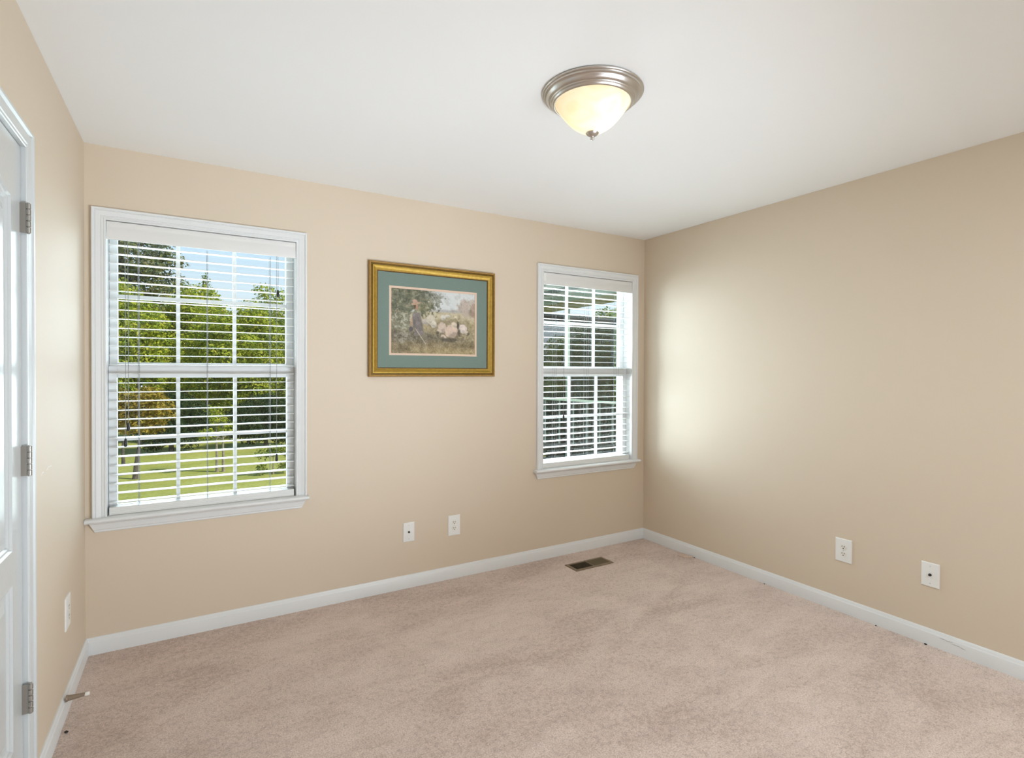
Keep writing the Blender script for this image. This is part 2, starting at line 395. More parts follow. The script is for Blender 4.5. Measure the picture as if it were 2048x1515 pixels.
# ------------------------------------------------------------------ windows
CAS = [(0,0),(0,0.009),(0.002,0.0115),(0.007,0.0118),(0.0095,0.0085),(0.0135,0.0085),(0.0155,0.0112),(0.0185,0.0112),(0.0205,0.0090),(0.030,0.0118),(0.040,0.0142),(0.0435,0.0120),(0.0475,0.0185),(0.053,0.0197),(0.056,0.0180),(0.057,0.014),(0.057,0)]
def make_window(nm, x0, label):
    x1 = x0 + WIN_W
    w = thing(nm, (x0, 0, SILL), label, 'window', kind='structure')
    # casing: inner edge path runs up the left side, across the head, down the right side (outward on the right-hand side)
    mb = MB(); mb.sweep([(x1, SILL), (x1, HEAD), (x0, HEAD), (x0, SILL)], CAS, BACK)
    mb.build('casing', M['trim'], w, smooth=True, angle=25)
    # jamb liner with outer stops
    mb = MB()
    mb.box((x0-J, 0.0, SILL-0.02), (x0, T, HEAD+J)).box((x1, 0.0, SILL-0.02), (x1+J, T, HEAD+J)).box((x0, 0.0, HEAD), (x1, T, HEAD+J))
    mb.box((x0, 0.062, SILL-0.02), (x1, T+0.03, SILL-0.004))
    mb.box((x0, 0.128, SILL), (x0+0.022, T, HEAD)).box((x1-0.022, 0.128, SILL), (x1, T, HEAD)).box((x0+0.022, 0.128, HEAD-0.022), (x1-0.022, T, HEAD))
    mb.build('window_frame', M['vinyl'], w, bevel=0.001)
    # stool with horns
    mb = MB(); zt, zb = SILL, SILL-0.019
    L, R = x0-0.082, x1+0.064
    prof = [(0.0, zb), (-0.046, zb), (-0.051, zb+0.004), (-0.053, zb+0.0095), (-0.051, zt-0.004), (-0.046, zt), (0.0, zt)]
    if R > W: R = W
    mb.rings([[(x, y, z) for y, z in prof] for x in (L, R)])
    mb.box((x0, 0.0, zb), (x1, 0.062, zt))
    mb.build('window_sill', M['trim'], w, smooth=True)
    # apron with angled returns
    AP = [(0,0),(0,0.020),(0.008,0.020),(0.012,0.0165),(0.026,0.014),(0.038,0.0115),(0.042,0.0085),(0.048,0.009),(0.052,0.006),(0.052,0)]
    mb = MB(); rl = []; rrg = []
    for d, h in AP:
        kx = 0.024*d/0.052
        rl.append((x0-0.070+kx, -h, zb-d)); rrg.append((x1+0.053-kx, -h, zb-d))
    mb.rings([rl, rrg]); mb.build('apron', M['trim'], w, smooth=True, angle=25)
    # sashes
    def sash(name, z0, z1, g0, g1, y0, y1, mz):
        gx0, gx1 = x0+0.035, x1-0.039
        mb = MB()
        mb.box((x0+0.001, y0, z0), (gx0, y1, z1)).box((gx1, y0, z0), (x1-0.001, y1, z1))
        mb.box((gx0, y0, z0), (gx1, y1, g0)).box((gx0, y0, g1), (gx1, y1, z1))
        ym = (y0+y1)/2
        o = mb.build(name, M['vinyl'], w, bevel=0.003)
        mb = MB()
        for xm in (x0+0.292, x0+0.557): mb.box((xm-0.009, ym-0.007, g0), (xm+0.009, ym+0.007, g1))
        xs = [gx0, x0+0.283, x0+0.301, x0+0.548, x0+0.566, gx1]
        for a, b2 in ((0,1),(2,3),(4,5)): mb.box((xs[a], ym-0.007, mz-0.010), (xs[b2], ym+0.007, mz+0.010))
        g = mb.build('muntin_grid', M['vinyl'], w)
        g.parent = o; g.matrix_parent_inverse = Matrix.Identity(4)
        g = MB().box((gx0, ym+0.0075, g0), (gx1, ym+0.0105, g1)).build('glass_pane', M['glass'])
        g.parent = o; g.matrix_parent_inverse = Matrix.Identity(4)
        for gg in o.children: gg.matrix_parent_inverse = o.matrix_parent_inverse.copy(); gg.matrix_parent_inverse = Matrix.Translation(-Vector(w.location)) @ Matrix.Identity(4) if False else gg.matrix_parent_inverse
        return o
    up = sash('upper_sash', 1.362, HEAD-0.001, 1.402, HEAD-0.04, 0.094, 0.126, 1.733)
    lo = sash('lower_sash', SILL+0.0005, 1.384, 0.694, 1.325, 0.058, 0.092, 1.020)
    lk = MB(); xm = (x0+x1)/2
    lk.box((xm-0.03, 0.062, 1.384), (xm+0.03, 0.088, 1.388)); lk.lathe([(0.012,0),(0.012,0.010),(0.009,0.013),(0.0001,0.013)], (xm, 0.076, 1.388), 20)
    lk.build('sash_lock', M['vinyl'], w)
    return w
make_window('window_1', WIN_X[0], 'large white double hung window showing trees and lawn, left of the framed picture')
make_window('window_2', WIN_X[1], 'white double hung window looking onto the porch, right of the framed picture')
# children of sashes must sit in world coordinates
bpy.context.view_layer.update()
for o in list(bpy.data.objects):
    if o.name.startswith(('muntin_grid', 'glass_pane')):
        o.matrix_parent_inverse = o.parent.matrix_world.inverted()

def sub(o, parent):
    """parent a world-space mesh to a part (itself a child of a thing)"""
    o.parent = parent
    bpy.context.view_layer.update()
    o.matrix_parent_inverse = parent.matrix_world.inverted()
    return o

# ------------------------------------------------------------------ blinds
def make_blind(x0, label, lifts, tilts):
    xa, xb = x0+0.005, x0+WIN_W-0.006
    t_ = thing('window_blind', (x0+WIN_W/2, 0.03, HEAD), label, 'blind', 'white slatted blinds in the windows')
    VP = [(0.0, 1.995), (-0.006, 1.995), (-0.008, 1.999), (-0.0085, 2.048), (-0.006, 2.055), (-0.0075, 2.062), (-0.0085, 2.072), (-0.0065, 2.0815), (0.0, 2.083)]
    mb = MB(); mb.rings([[(x, y+0.004, z) for y, z in VP] for x in (x0+0.0015, x0+WIN_W-0.0015)])
    mb.build('valance', M['blind'], t_, smooth=True)
    MB().box((xa+0.004, 0.008, 2.028), (xb-0.004, 0.056, HEAD-0.0005)).build('headrail', M['blind'], t_, bevel=0.002)
    mb = MB(); N = 29; z0, pz = 1.976, 0.0451
    for i in range(N):
        z = z0 - pz*i + RNG.normal(0, 0.0006); ti = 0.02 + RNG.normal(0, 0.012); zz = RNG.normal(0, 0.0007)
        rings = []
        for x, dz in ((xa+0.003, -zz), (xb-0.003, zz)):
            sec = []
            for (y, h) in ((-0.025,-0.0010),(-0.0243,-0.0016),(0,-0.0008),(0.0243,-0.0016),(0.025,-0.0010),(0.0243,0.0012),(0,0.0022),(-0.0243,0.0012)):
                sec.append((x, 0.032 + y*math.cos(ti) - h*math.sin(ti), z + dz + y*math.sin(ti) + h*math.cos(ti)))
            rings.append(sec)
        mb.rings(rings)
    mb.build('slat_panel', M['blind'], t_, smooth=True, angle=25)
    mb = MB(); prof = [(0.007,0.656),(0.0062,0.668),(0.0072,0.669),(0.0072,0.6745),(0.0062,0.6755),(0.0072,0.6765),(0.0072,0.682),(0.0062,0.683),(0.0072,0.684),(0.0072,0.691),(0.010,0.693),(0.054,0.693),(0.057,0.690),(0.057,0.656)]
    mb.rings([[(x, y, z) for y, z in prof] for x in (xa+0.003, xb-0.003)])
    mb.build('bottom_rail', M['blind'], t_)
    for xl in (x0+0.125, x0+0.423, x0+0.727):
        mb = MB()
        for y in (0.0055, 0.0585): mb.tube([(xl, y, 0.692), (xl, y, 1.99)], 0.0009, 6)
        for y in (0.0315,): mb.tube([(xl+0.004, y, 0.692), (xl+0.004, y, 1.99)], 0.0008, 6)
        for i in range(29): mb.box((xl-0.0008, 0.0055, 1.971-0.0451*i), (xl+0.0008, 0.0585, 1.9718-0.0451*i))
        mb.build('ladder_cord', M['cord'], t_)
    tas = [(0.0015,0.020),(0.0045,0.018),(0.0065,0.004),(0.0075,-0.006),(0.0072,-0.016),(0.0045,-0.020),(0.001,-0.021)]
    for kind, lst in (('lift_cord', lifts), ('tilt_cord', tilts)):
        for (dx, zt) in lst:
            cx = x0+dx; cy = -0.009 if kind == 'lift_cord' else -0.010
            cd = MB().tube([(cx, cy, 1.994), (cx+0.001, cy, (zt+1.99)/2), (cx, cy, zt+0.018)], 0.0012, 6).build(kind, M['cord'], t_)
            sub(MB().lathe(tas, (cx, cy, zt), 16).build('tassel', M['tassel'], smooth=True), cd)['label'] = 'dark cord tassel'
    return t_
make_blind(WIN_X[0], 'open white slatted blind in the left window with trees behind', [(0.764, 1.789), (0.757, 0.881)], [(0.086, 1.085), (0.075, 1.009)])
b2 = make_blind(WIN_X[1], 'open white slatted blind in the right window with the porch behind', [(0.180, 1.030)], [])
MB().box((WIN_X[1]+0.001, -0.007, 2.02), (WIN_X[1]+0.022, -0.0045, 2.077)).build('valance_clip', M['plate'], b2, bevel=0.001)

# ------------------------------------------------------------------ door on the left wall
d0, d1, dh = DOOR
dr = thing('door_1', (0, d1, 0), 'white arch panelled door at the left edge with three nickel hinges', 'door', kind='structure')
mb = MB(); mb.sweep([(d0, 0.0), (d0, dh), (d1, dh), (d1, 0.0)][::-1], [(o, h*1.0) for o, h in CAS], LEFT)
# path order must leave the outside on the right-hand side
mb.v = []; mb.f = []
mb.sweep([(d1, 0.0), (d1, dh), (d0, dh), (d0, 0.0)], [(o, h) for o, h in CAS], LEFT)
mb.build('casing', M['shaded_trim'], dr, smooth=True, angle=25)
mb = MB()
mb.box((-T, d1, 0), (0.0, d1+0.019, dh+0.019)).box((-T, d0-0.019, 0), (0.0, d0, dh+0.019)).box((-T, d0, dh), (0.0, d1, dh+0.019))
mb.build('door_jamb', M['shaded_trim'], dr)
# slab: grid with pressed panels
ya, yb = d0+0.003, d1-0.004
x_face = -0.003
def arch(y, half, rise):
    mid = (ya+yb)/2; tt = 1 - min(1.0, abs(y-mid)/half)
    return rise*(3*tt*tt-2*tt**3)
mb = MB()
mid = (ya+yb)/2
ST = 0.098                                     # stile width
HALF = (yb-ya)/2 - ST
PAN = [(0.846, 1.862, 0.11), (0.268, 0.748, 0.0)]     # bottom, top, arch rise
STEPS = [(0.0, 0.0), (0.005, -0.0055), (0.011, -0.0065), (0.016, -0.0115), (0.034, -0.0115), (0.056, -0.0045)]
def outline(z0, z1, rise, ins, nseg=40):
    h = HALF - ins; pts = []
    pts.append((mid-h, z0+ins)); pts.append((mid+h, z0+ins))
    for i in range(nseg+1):
        y = mid+h-2*h*i/nseg
        pts.append((y, z1-ins+arch(y, h, rise)))
    return pts
bmd = bmesh.new()
rings_first = []
for (z0, z1, rise) in PAN:
    prev = None
    for (ins, dx) in STEPS:
        vs = [bmd.verts.new((x_face+dx, y, z)) for (y, z) in outline(z0, z1, rise, ins)]
        if prev is None: rings_first.append(vs)
        else:
            for i in range(len(vs)):
                j = (i+1) % len(vs); bmd.faces.new((prev[i], prev[j], vs[j], vs[i]))
        prev = vs
    bmd.faces.new(prev)
    # leave the outer ring for the face fill below
outer = [bmd.verts.new((x_face, y, z)) for y, z in ((ya, 0.012), (yb, 0.012), (yb, dh-0.003), (ya, dh-0.003))]
edges = []
for ring in rings_first + [outer]:
    for i in range(len(ring)):
        ea = bmd.edges.get((ring[i], ring[(i+1) % len(ring)])) or bmd.edges.new((ring[i], ring[(i+1) % len(ring)]))
        edges.append(ea)
bmesh.ops.triangle_fill(bmd, use_beauty=True, use_dissolve=False, edges=edges)
back = [bmd.verts.new((x_face-0.035, v.co.y, v.co.z)) for v in outer]
bmd.faces.new(back)
for i in range(4):
    j = (i+1) % 4; bmd.faces.new((outer[i], outer[j], back[j], back[i]))
bmesh.ops.recalc_face_normals(bmd, faces=bmd.faces)
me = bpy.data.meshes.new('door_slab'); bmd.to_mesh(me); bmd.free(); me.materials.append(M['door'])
slab = bpy.data.objects.new('door_slab', me); COL.objects.link(slab); slab.parent = dr; slab.matrix_parent_inverse = Matrix.Translation(-dr.location)
for zc in (1.820, 1.090, 0.370):
    hy = d1-0.010
    hg = MB().box((-0.004, hy-0.0035, zc-0.0445), (0.0125, hy-0.0015, zc+0.0445)).build('hinge', M['hinge'], dr)
    mb = MB(); kz = [(-0.0445, -0.0275), (-0.0265, -0.0095), (-0.0085, 0.0085), (0.0095, 0.0265), (0.0275, 0.0445)]
    for a, b3 in kz:
        mb.lathe([(0.0058, a+0.0004), (0.0066, a+0.001), (0.0066, b3-0.001), (0.0058, b3-0.0004)], (0.0165, hy, zc), 18)
    mb.lathe([(0.004, -0.0465), (0.004, 0.0465)], (0.0165, hy, zc), 12)
    sub(mb.build('hinge_barrel', M['hinge'], smooth=True), hg)

# ------------------------------------------------------------------ door stop
ds = thing('door_stop', (0.013, -0.54, 0.076), 'tan spring door stop with white tip on the left baseboard', 'door stop')
mb = MB(); pr_ = [(0.0125, 0), (0.0125, 0.004), (0.011, 0.006)]
for i in range(45): pr_.append((0.0105-0.0045*i/44 + (0.0007 if i % 2 else 0), 0.006+0.054*i/44))
mb.lathe(pr_, (0.013, -0.54, 0.076), 20, 'x'); mb.build('spring', M['stop'], ds, smooth=True)
MB().lathe([(0.0065,0.058),(0.0075,0.060),(0.0078,0.070),(0.0068,0.073),(0.0001,0.0735)], (0.013, -0.54, 0.0755), 20, 'x').build('rubber_tip', M['rubber'], ds, smooth=True)

# ------------------------------------------------------------------ wall plates
def plate_mesh(plane, a0, a1, b0, b1, t=0.0055, ch=0.004):
    mb = MB()
    r1 = [(a0,b0),(a1,b0),(a1,b1),(a0,b1)]; r2 = [(a0+ch,b0+ch),(a1-ch,b0+ch),(a1-ch,b1-ch),(a0+ch,b1-ch)]
    r15 = [(a0+ch*.25,b0+ch*.25),(a1-ch*.25,b0+ch*.25),(a1-ch*.25,b1-ch*.25),(a0+ch*.25,b1-ch*.25)]
    mb.rings([[plane(a,b,0.0) for a,b in r1],[plane(a,b,t*0.55) for a,b in r1],[plane(a,b,t*0.85) for a,b in r15],[plane(a,b,t) for a,b in r2]])
    return mb
def disc(plane, a, b, r, h0, h1, seg=16, sa=1.0, flat=None):
    mb = MB(); q = []
    for h in (h0, h1):
        q.append([plane(a + max(-99 if flat is None else -flat, min(99 if flat is None else flat, 0)) + sa*r*math.cos(2*math.pi*j/seg),
                        b + r*math.sin(2*math.pi*j/seg), h) for j in range(seg)])
    return mb.rings(q)
def make_outlet(plane, a, b, wd, ht, label):
    t_ = thing('wall_outlet', plane(a, b, 0.0), label, 'outlet', 'white wall outlets')
    plate_mesh(plane, a-wd/2, a+wd/2, b-ht/2, b+ht/2).build('cover_plate', M['plate'], t_)
    for s_ in (1, -1):
        bc = b + s_*0.0195
        q = []
        for h, r in ((0.005, 0.0172), (0.0068, 0.0170), (0.0072, 0.0162)):
            ring = []
            for j in range(32):
                an = 2*math.pi*j/32
                ring.append(plane(a + r*math.cos(an), bc + max(-0.0135, min(0.0135, r*math.sin(an))), h))
            q.append(ring)
        rc = MB().rings(q).build('receptacle', M['socket'], t_)
        mb = MB()
        for da, hh in ((-0.0062, 0.0042), (0.0062, 0.0036)):
            p = [plane(a+da-0.0015, bc+0.004-hh, 0.0066), plane(a+da+0.0015, bc+0.004+hh, 0.0076)]
            mb.box(tuple(min(u_, v_) for u_, v_ in zip(*p)), tuple(max(u_, v_) for u_, v_ in zip(*p)))
        mb.rings([[plane(a + 0.0030*math.cos(2*math.pi*j/14), bc-0.0072 + 0.0030*math.sin(2*math.pi*j/14), h) for j in range(14)] for h in (0.0066, 0.0076)])
        sub(mb.build('slot', M['slot']), rc)['label'] = 'dark socket slots'
    disc(plane, a, b, 0.003, 0.005, 0.0066).build('screw', M['screw'], t_)
    return t_
def make_jack(plane, a, b, wd, ht, label):
    t_ = thing('cable_jack', plane(a, b, 0.0), label, 'wall plate', 'white cable jack plates')
    plate_mesh(plane, a-wd/2, a+wd/2, b-ht/2, b+ht/2).build('cover_plate', M['plate'], t_)
    mb = disc(plane, a, b, 0.0075, 0.005, 0.0075, 6)
    mb.rings([[plane(a + 0.0048*math.cos(2*math.pi*j/20), b + 0.0048*math.sin(2*math.pi*j/20), h) for j in range(20)] for h in (0.0075, 0.0145)])
    mb.build('coaxial_connector', M['brass_dark'], t_, smooth=True)
    for s_ in (1, -1):
        disc(plane, a, b+s_*0.043, 0.0034, 0.005, 0.0066).build('screw', M['screw'], t_)
    return t_
make_jack(BACK, 1.610, 0.350, 0.074, 0.121, 'white cable jack plate on the back wall left of the outlet')
make_outlet(BACK, 1.922, 0.348, 0.085, 0.132, 'white double outlet on the back wall under the framed picture')
make_outlet(RIGHT, -1.582, 0.353, 0.089, 0.131, 'white double outlet on the right wall')
make_jack(RIGHT, -2.000, 0.352, 0.078, 0.120, 'white cable jack plate on the right wall')
make_outlet(LEFT, -0.437, 0.381, 0.089, 0.131, 'white double outlet on the left wall seen edge on')

# ------------------------------------------------------------------ floor register
vx0, vx1, vy0, vy1 = 2.688, 3.022, -0.327, -0.188
rg = thing('floor_register', ((vx0+vx1)/2, (vy0+vy1)/2, 0), 'brown metal floor vent set in the carpet below the right window', 'floor vent')
fw = 0.022
mb = MB(); pth = [(vx0+fw, vy0+fw), (vx1-fw, vy0+fw), (vx1-fw, vy1-fw), (vx0+fw, vy1-fw)]
mb.sweep(pth[:], [(0,0.001),(0,0.0055),(0.004,0.0068),(fw-0.004,0.0055),(fw,0.001)], lambda a, b, h: (a, b, h), closed=True)
mb.build('flange', M['register'], rg)
MB().box((vx0+fw-0.001, vy0+fw-0.001, 0.0005), (vx1-fw+0.001, vy1-fw+0.001, 0.0016)).build('duct_opening', M['duct'], rg)
mb = MB()
for i in range(9):
    y = vy0+fw + (vy1-vy0-2*fw)*(i+0.5)/9
    for xa_, xb_, lean in ((vx0+fw, (vx0+vx1)/2-0.004, -0.004), ((vx0+vx1)/2+0.004, vx1-fw, 0.003)):
        mb.rings([[(x, y-0.0012, 0.0018), (x, y+0.0012, 0.0018), (x, y+0.0012+lean, 0.0056), (x, y-0.0012+lean, 0.0056)] for x in (xa_, xb_)])
mb.build('louver_panel', M['register_fin'], rg)
MB().box(((vx0+vx1)/2-0.004, vy0+fw, 0.0018), ((vx0+vx1)/2+0.004, vy1-fw, 0.006)).build('divider_bar', M['register'], rg)

# ------------------------------------------------------------------ scraps on the carpet
mb = MB(); ring = [(3.528,-0.450),(3.560,-0.438),(3.592,-0.446),(3.600,-0.500),(3.603,-0.540),(3.565,-0.535),(3.535,-0.510)]
mb.rings([[(x, y, 0.0002) for x, y in ring], [(x, y, 0.007) for x, y in ring], [(3.565+(x-3.565)*.85, -.49+(y+.49)*.85, 0.010) for x, y in ring]])
tag(mb.build('carpet_scrap', M['carpet_scrap'], smooth=True), 'small pale carpet patch against the right baseboard near the corner', 'carpet scrap')
def crumb(x, y, r, label, group=None):
    mb = MB(); q = []
    for h, k_ in ((0.0, 0.8), (r*0.5, 1.0), (r*0.9, 0.6)):
        q.append([(x + r*k_*(1+0.25*math.sin(3*j+x*50))*math.cos(2*math.pi*j/9), y + 1.3*r*k_*math.sin(2*math.pi*j/9), h+0.001) for j in range(9)])
    mb.rings(q); tag(mb.build('dark_crumb', M['speck'], smooth=True), label, 'crumb', group)
G_ = 'dark crumbs along the right baseboard'
crumb(3.602, -0.545, 0.004, 'dark crumb at the right baseboard beside the pale carpet patch', G_)
crumb(3.602, -1.106, 0.004, 'dark crumb at the right baseboard left of the outlet', G_)
crumb(3.602, -1.762, 0.004, 'dark crumb at the right baseboard between outlet and cable jack', G_)
crumb(3.602, -1.990, 0.0055, 'dark crumb at the right baseboard below the cable jack', G_)
crumb(0.030, -0.650, 0.006, 'dark brown crumb on the carpet in front of the door stop')

# ------------------------------------------------------------------ framed picture
PX0, PX1, PZ0, PZ1 = 1.351, 2.214, 1.327, 2.028
pf = thing('framed_picture', ((PX0+PX1)/2, 0, PZ0), 'gold framed pastoral print of a girl with sheep, between the windows', 'picture')
FWD = 0.054
inner = [(PX0+FWD, PZ0+FWD), (PX0+FWD, PZ1-FWD), (PX1-FWD, PZ1-FWD), (PX1-FWD, PZ0+FWD)]
inner = inner[::-1]     # outside lies on the right-hand side
def pic_sweep(name, prof, material, ins=0.0):
    pth = [(PX0+FWD-ins, PZ0+FWD-ins), (PX1-FWD+ins, PZ0+FWD-ins), (PX1-FWD+ins, PZ1-FWD+ins), (PX0+FWD-ins, PZ1-FWD+ins)]
    mb = MB(); mb.sweep(pth, prof, BACK, closed=True); return mb.build(name, material, pf, smooth=True, angle=30)
pic_sweep('frame', [(0.004,0.002),(0.003,0.013),(0.006,0.0155),(0.011,0.0165),(0.019,0.0215),(0.026,0.0245),(0.032,0.0245),(0.034,0.002)], M['gold'])
pic_sweep('frame_lip', [(-0.003,0.002),(-0.003,0.011),(-0.001,0.0135),(0.0035,0.0135),(0.004,0.002)], M['gold_dark'])
pic_sweep('frame_groove', [(0.034,0.002),(0.034,0.0195),(0.042,0.0195),(0.042,0.002)], M['gold_dark'])
pic_sweep('frame_edge', [(0.042,0.002),(0.042,0.022),(0.044,0.0245),(0.049,0.0255),(0.053,0.0235),(0.054,0.018),(0.054,0.002)], mat('bronze_gold', (0.34, 0.195, 0.05, 1), 0.4, metal=0.5, vary=(50, 0.15)))
mb = MB()
def bead(mb, x, z):
    r = 0.0028; q = []
    for (rr_, h) in ((r, 0.0195), (r*0.9, 0.0212), (r*0.5, 0.0224)):
        q.append([(x+rr_*math.cos(2*math.pi*j/6), -h, z+rr_*math.sin(2*math.pi*j/6)) for j in range(6)])
    mb.rings(q)
xa_, xb_, za_, zb_ = PX0+0.016, PX1-0.016, PZ0+0.016, PZ1-0.016
nx, nz = 120, 96
for i in range(nx): 
    x = xa_+(xb_-xa_)*i/(nx-1); bead(mb, x, za_); bead(mb, x, zb_)
for i in range(1, nz-1):
    z = za_+(zb_-za_)*i/(nz-1); bead(mb, xa_, z); bead(mb, xb_, z)
mb.build('beading', M['gold'], pf)
LX0, LX1, LZ0, LZ1 = 1.479, 2.082, 1.461, 1.889
def flat_frame(name, o0, o1, h0, h1, material):
    (a0, b0, a1, b1), (c0, d0_, c1, d1_) = o0, o1      # outer and inner rectangle
    mb = MB()
    mb.rings([[BACK(a,b,h) for a,b in ((A0,B0),(A1,B0),(A1,B1),(A0,B1))] for (A0,B0,A1,B1,h) in ((c0,d0_,c1,d1_,h0),(c0,d0_,c1,d1_,h1),(a0,b0,a1,b1,h1),(a0,b0,a1,b1,h0),(c0,d0_,c1,d1_,h0))], cap=False)
    return mb.build(name, material, pf)
flat_frame('mat_board', (PX0+FWD-0.004, PZ0+FWD-0.004, PX1-FWD+0.004, PZ1-FWD+0.004), (LX0, LZ0, LX1, LZ1), 0.006, 0.0085, M['mat_board'])
flat_frame('mat_liner', (LX0-0.003, LZ0-0.003, LX1+0.003, LZ1+0.003), (LX0+0.0135, LZ0+0.0135, LX1-0.0135, LZ1-0.0135), 0.0045, 0.0072, M['liner'])
MB().box((PX0+0.01, -0.003, PZ0+0.01), (PX1-0.01, -0.0015, PZ1-0.01)).build('backing_board', M['gold_dark'], pf)

def paint_print():
    NX, NY = 260, 184
    S, Tt = np.meshgrid(np.linspace(0, 1, NX), np.linspace(0, 1, NY))     # t runs downwards
    img = np.zeros((NY, NX, 3))
    def vnoise(fx, fy, seed):
        g = np.random.default_rng(seed).random((fy+2, fx+2))
        x = S*fx; y = Tt*fy; i = x.astype(int); j = y.astype(int); a = x-i; bb = y-j
        a = a*a*(3-2*a); bb = bb*bb*(3-2*bb)
        return (g[j,i]*(1-a)+g[j,i+1]*a)*(1-bb) + (g[j+1,i]*(1-a)+g[j+1,i+1]*a)*bb
    def fbm(f0, seed): return (vnoise(f0, int(f0*0.7)+1, seed)*0.5 + vnoise(f0*2, int(f0*1.4)+1, seed+1)*0.3 + vnoise(f0*4, int(f0*2.8)+1, seed+2)*0.2)
    N1, N2, N3, N4 = fbm(8, 1), fbm(20, 5), fbm(40, 9), vnoise(120, 90, 20)
    def put(mask, col, vary=22):
        cc = np.array(col, float) + (N2[...,None]-0.5)*vary*2 + (N4[...,None]-0.5)*vary*1.4
        mk = np.clip(mask, 0, 1)[...,None]; img[:] = img*(1-mk) + cc*mk
    def soft(d, w=0.02): return np.clip(0.5 - d/w, 0, 1)
    def ell(cx, cy, rx, ry, ang=0.0, rag=0.25):
        x = S-cx; y = (Tt-cy); ca, sa = math.cos(ang), math.sin(ang); asp = 1.42
        xx = (x*asp*ca + y*sa)/asp; yy = (-x*asp*sa + y*ca)
        return np.sqrt((xx/rx)**2+(yy/ry)**2) - 1 + (N3-0.5)*rag*2
    put(np.ones_like(S), (205, 209, 207), 6)                                    # sky
    put(soft(0.285-Tt+(N1-.5)*.03, .03), (172, 168, 166), 10)                     # far hills
    put(soft(0.325-Tt+(N1-.5)*.02, .02), (190, 175, 138), 16)                     # field
    put(soft(0.45-Tt+(N1-.5)*.05, .08), (172, 155, 112), 20)
    put(soft(ell(.93,.24,.14,.15,0,.5), .3)*.75, (183, 163, 146), 14)
    put(soft(ell(.86,.22,.05,.13,0,.5), .3)*.6, (188, 166, 150), 12)
    put(soft(ell(.99,.26,.06,.12,0,.5), .3)*.7, (166, 138, 112), 16)
    put(soft(ell(.74,.31,.05,.03,0,.5), .3)*.6, (168, 160, 150), 10)
    put(soft(ell(.17,.14,.36,.27,.1,.55), .25), (112, 112, 86), 26)               # tree crown
    put(soft(ell(.49,.10,.12,.10,.4,.9), .35)*.85, (140, 140, 124), 24)
    put(soft(ell(.36,.28,.10,.07,0,.8), .3)*.8, (128, 124, 84), 24)
    put(np.clip((N2-.54)/.12,0,1)*soft(ell(.17,.16,.33,.27,.1,.4), .25)*.55, (148, 140, 108), 20)
    put(np.clip((.47-N3)/.12,0,1)*soft(ell(.17,.16,.33,.27,.1,.4), .25)*.5, (86, 92, 74), 14)
    put(soft(ell(.10,.52,.17,.17,0,.6), .3)*.9, (132, 130, 104), 26)              # blossoming bush
    put(np.clip((N3-.47)/.12,0,1)*soft(ell(.10,.50,.15,.14,0,.4), .25)*.75, (186, 184, 164), 14)
    put(soft(0.63-Tt+(S-.1)*.12+(N1-.5)*.14, .06)*soft(S-.62+(N1-.5)*.3, .3), (116, 106, 84), 26)   # undergrowth
    put(soft(ell(.66,.78,.30,.10,0,.8), .5)*.7, (118, 106, 82), 24)
    put(soft(0.80-Tt+(N1-.5)*.10, .08)*.85, (140, 122, 84), 28)
    put(soft(0.90-Tt+(N1-.5)*.10, .08)*soft(.25-S+(N1-.5)*.3, .2)*.9, (168, 146, 98), 26)
    put(np.clip((N3-.51)/.12,0,1)*soft(ell(.17,.76,.15,.12,0,.4), .25)*.6, (166, 162, 146), 16)
    put(soft(ell(.70,.60,.24,.17,0,.5), .4)*.55, (134, 120, 92), 20)
    for (cx, cy, rx, ry, an, col) in [(.40,.49,.055,.05,0,(178,166,150)),(.455,.46,.05,.075,.3,(196,184,160)),(.49,.53,.035,.055,.5,(206,196,176)),
                                      (.60,.41,.03,.045,0,(202,196,180)),(.655,.385,.035,.022,0,(204,196,178)),(.755,.395,.018,.016,0,(222,204,170)),
                                      (.59,.575,.05,.085,-.35,(196,172,152)),(.555,.635,.03,.03,.3,(196,176,152)),
                                      (.70,.625,.082,.105,-.5,(206,178,156)),(.61,.72,.035,.03,.6,(198,172,150)),(.735,.52,.035,.045,.3,(214,194,168)),
                                      (.845,.585,.055,.075,.45,(214,196,184)),(.895,.64,.03,.03,.3,(206,188,164))]:
        put(soft(ell(cx, cy, rx, ry, an, .22), .18), col, 13)
        put(soft(ell(cx-rx*.1, cy-ry*.35, rx*.75, ry*.45, an, .3), .5)*.5, tuple(min(255, q*1.09) for q in col), 8)
        put(soft(ell(cx+rx*.25, cy+ry*.62, rx*.7, ry*.35, an, .3), .35)*.45, tuple(q*.74 for q in col), 10)
    put(soft(ell(.785,.53,.012,.06,0,.2), .3), (84, 78, 70), 8)
    for (cx, cy, rx, ry) in [(.535,.68,.018,.04),(.60,.77,.014,.05),(.915,.66,.014,.03),(.80,.65,.02,.06),(.68,.77,.09,.03)]:
        put(soft(ell(cx, cy, rx, ry, 0, .4), .4)*.8, (92, 82, 66), 10)
    def poly(pts):
        mk = np.ones_like(S)*-9
        if sum(p[0]*q[1]-q[0]*p[1] for p, q in zip(pts, pts[1:]+pts[:1])) < 0: pts = pts[::-1]
        for i in range(len(pts)):
            (x0, y0), (x1, y1) = pts[i], pts[(i+1) % len(pts)]
            ln = math.hypot(x1-x0, y1-y0); mk = np.maximum(mk, ((S-x0)*(y1-y0)-(Tt-y0)*(x1-x0))/ln)
        return mk + (N3-.5)*.008
    put(soft(poly([(.405,.70),(.385,.53),(.42,.53),(.49,.66)][::-1]), .02)*.0, (150,140,120))
    put(soft(poly([(.245,.375),(.235,.45),(.27,.72),(.375,.70),(.35,.50),(.325,.345)]), .012), (128, 117, 112), 16)      # dress
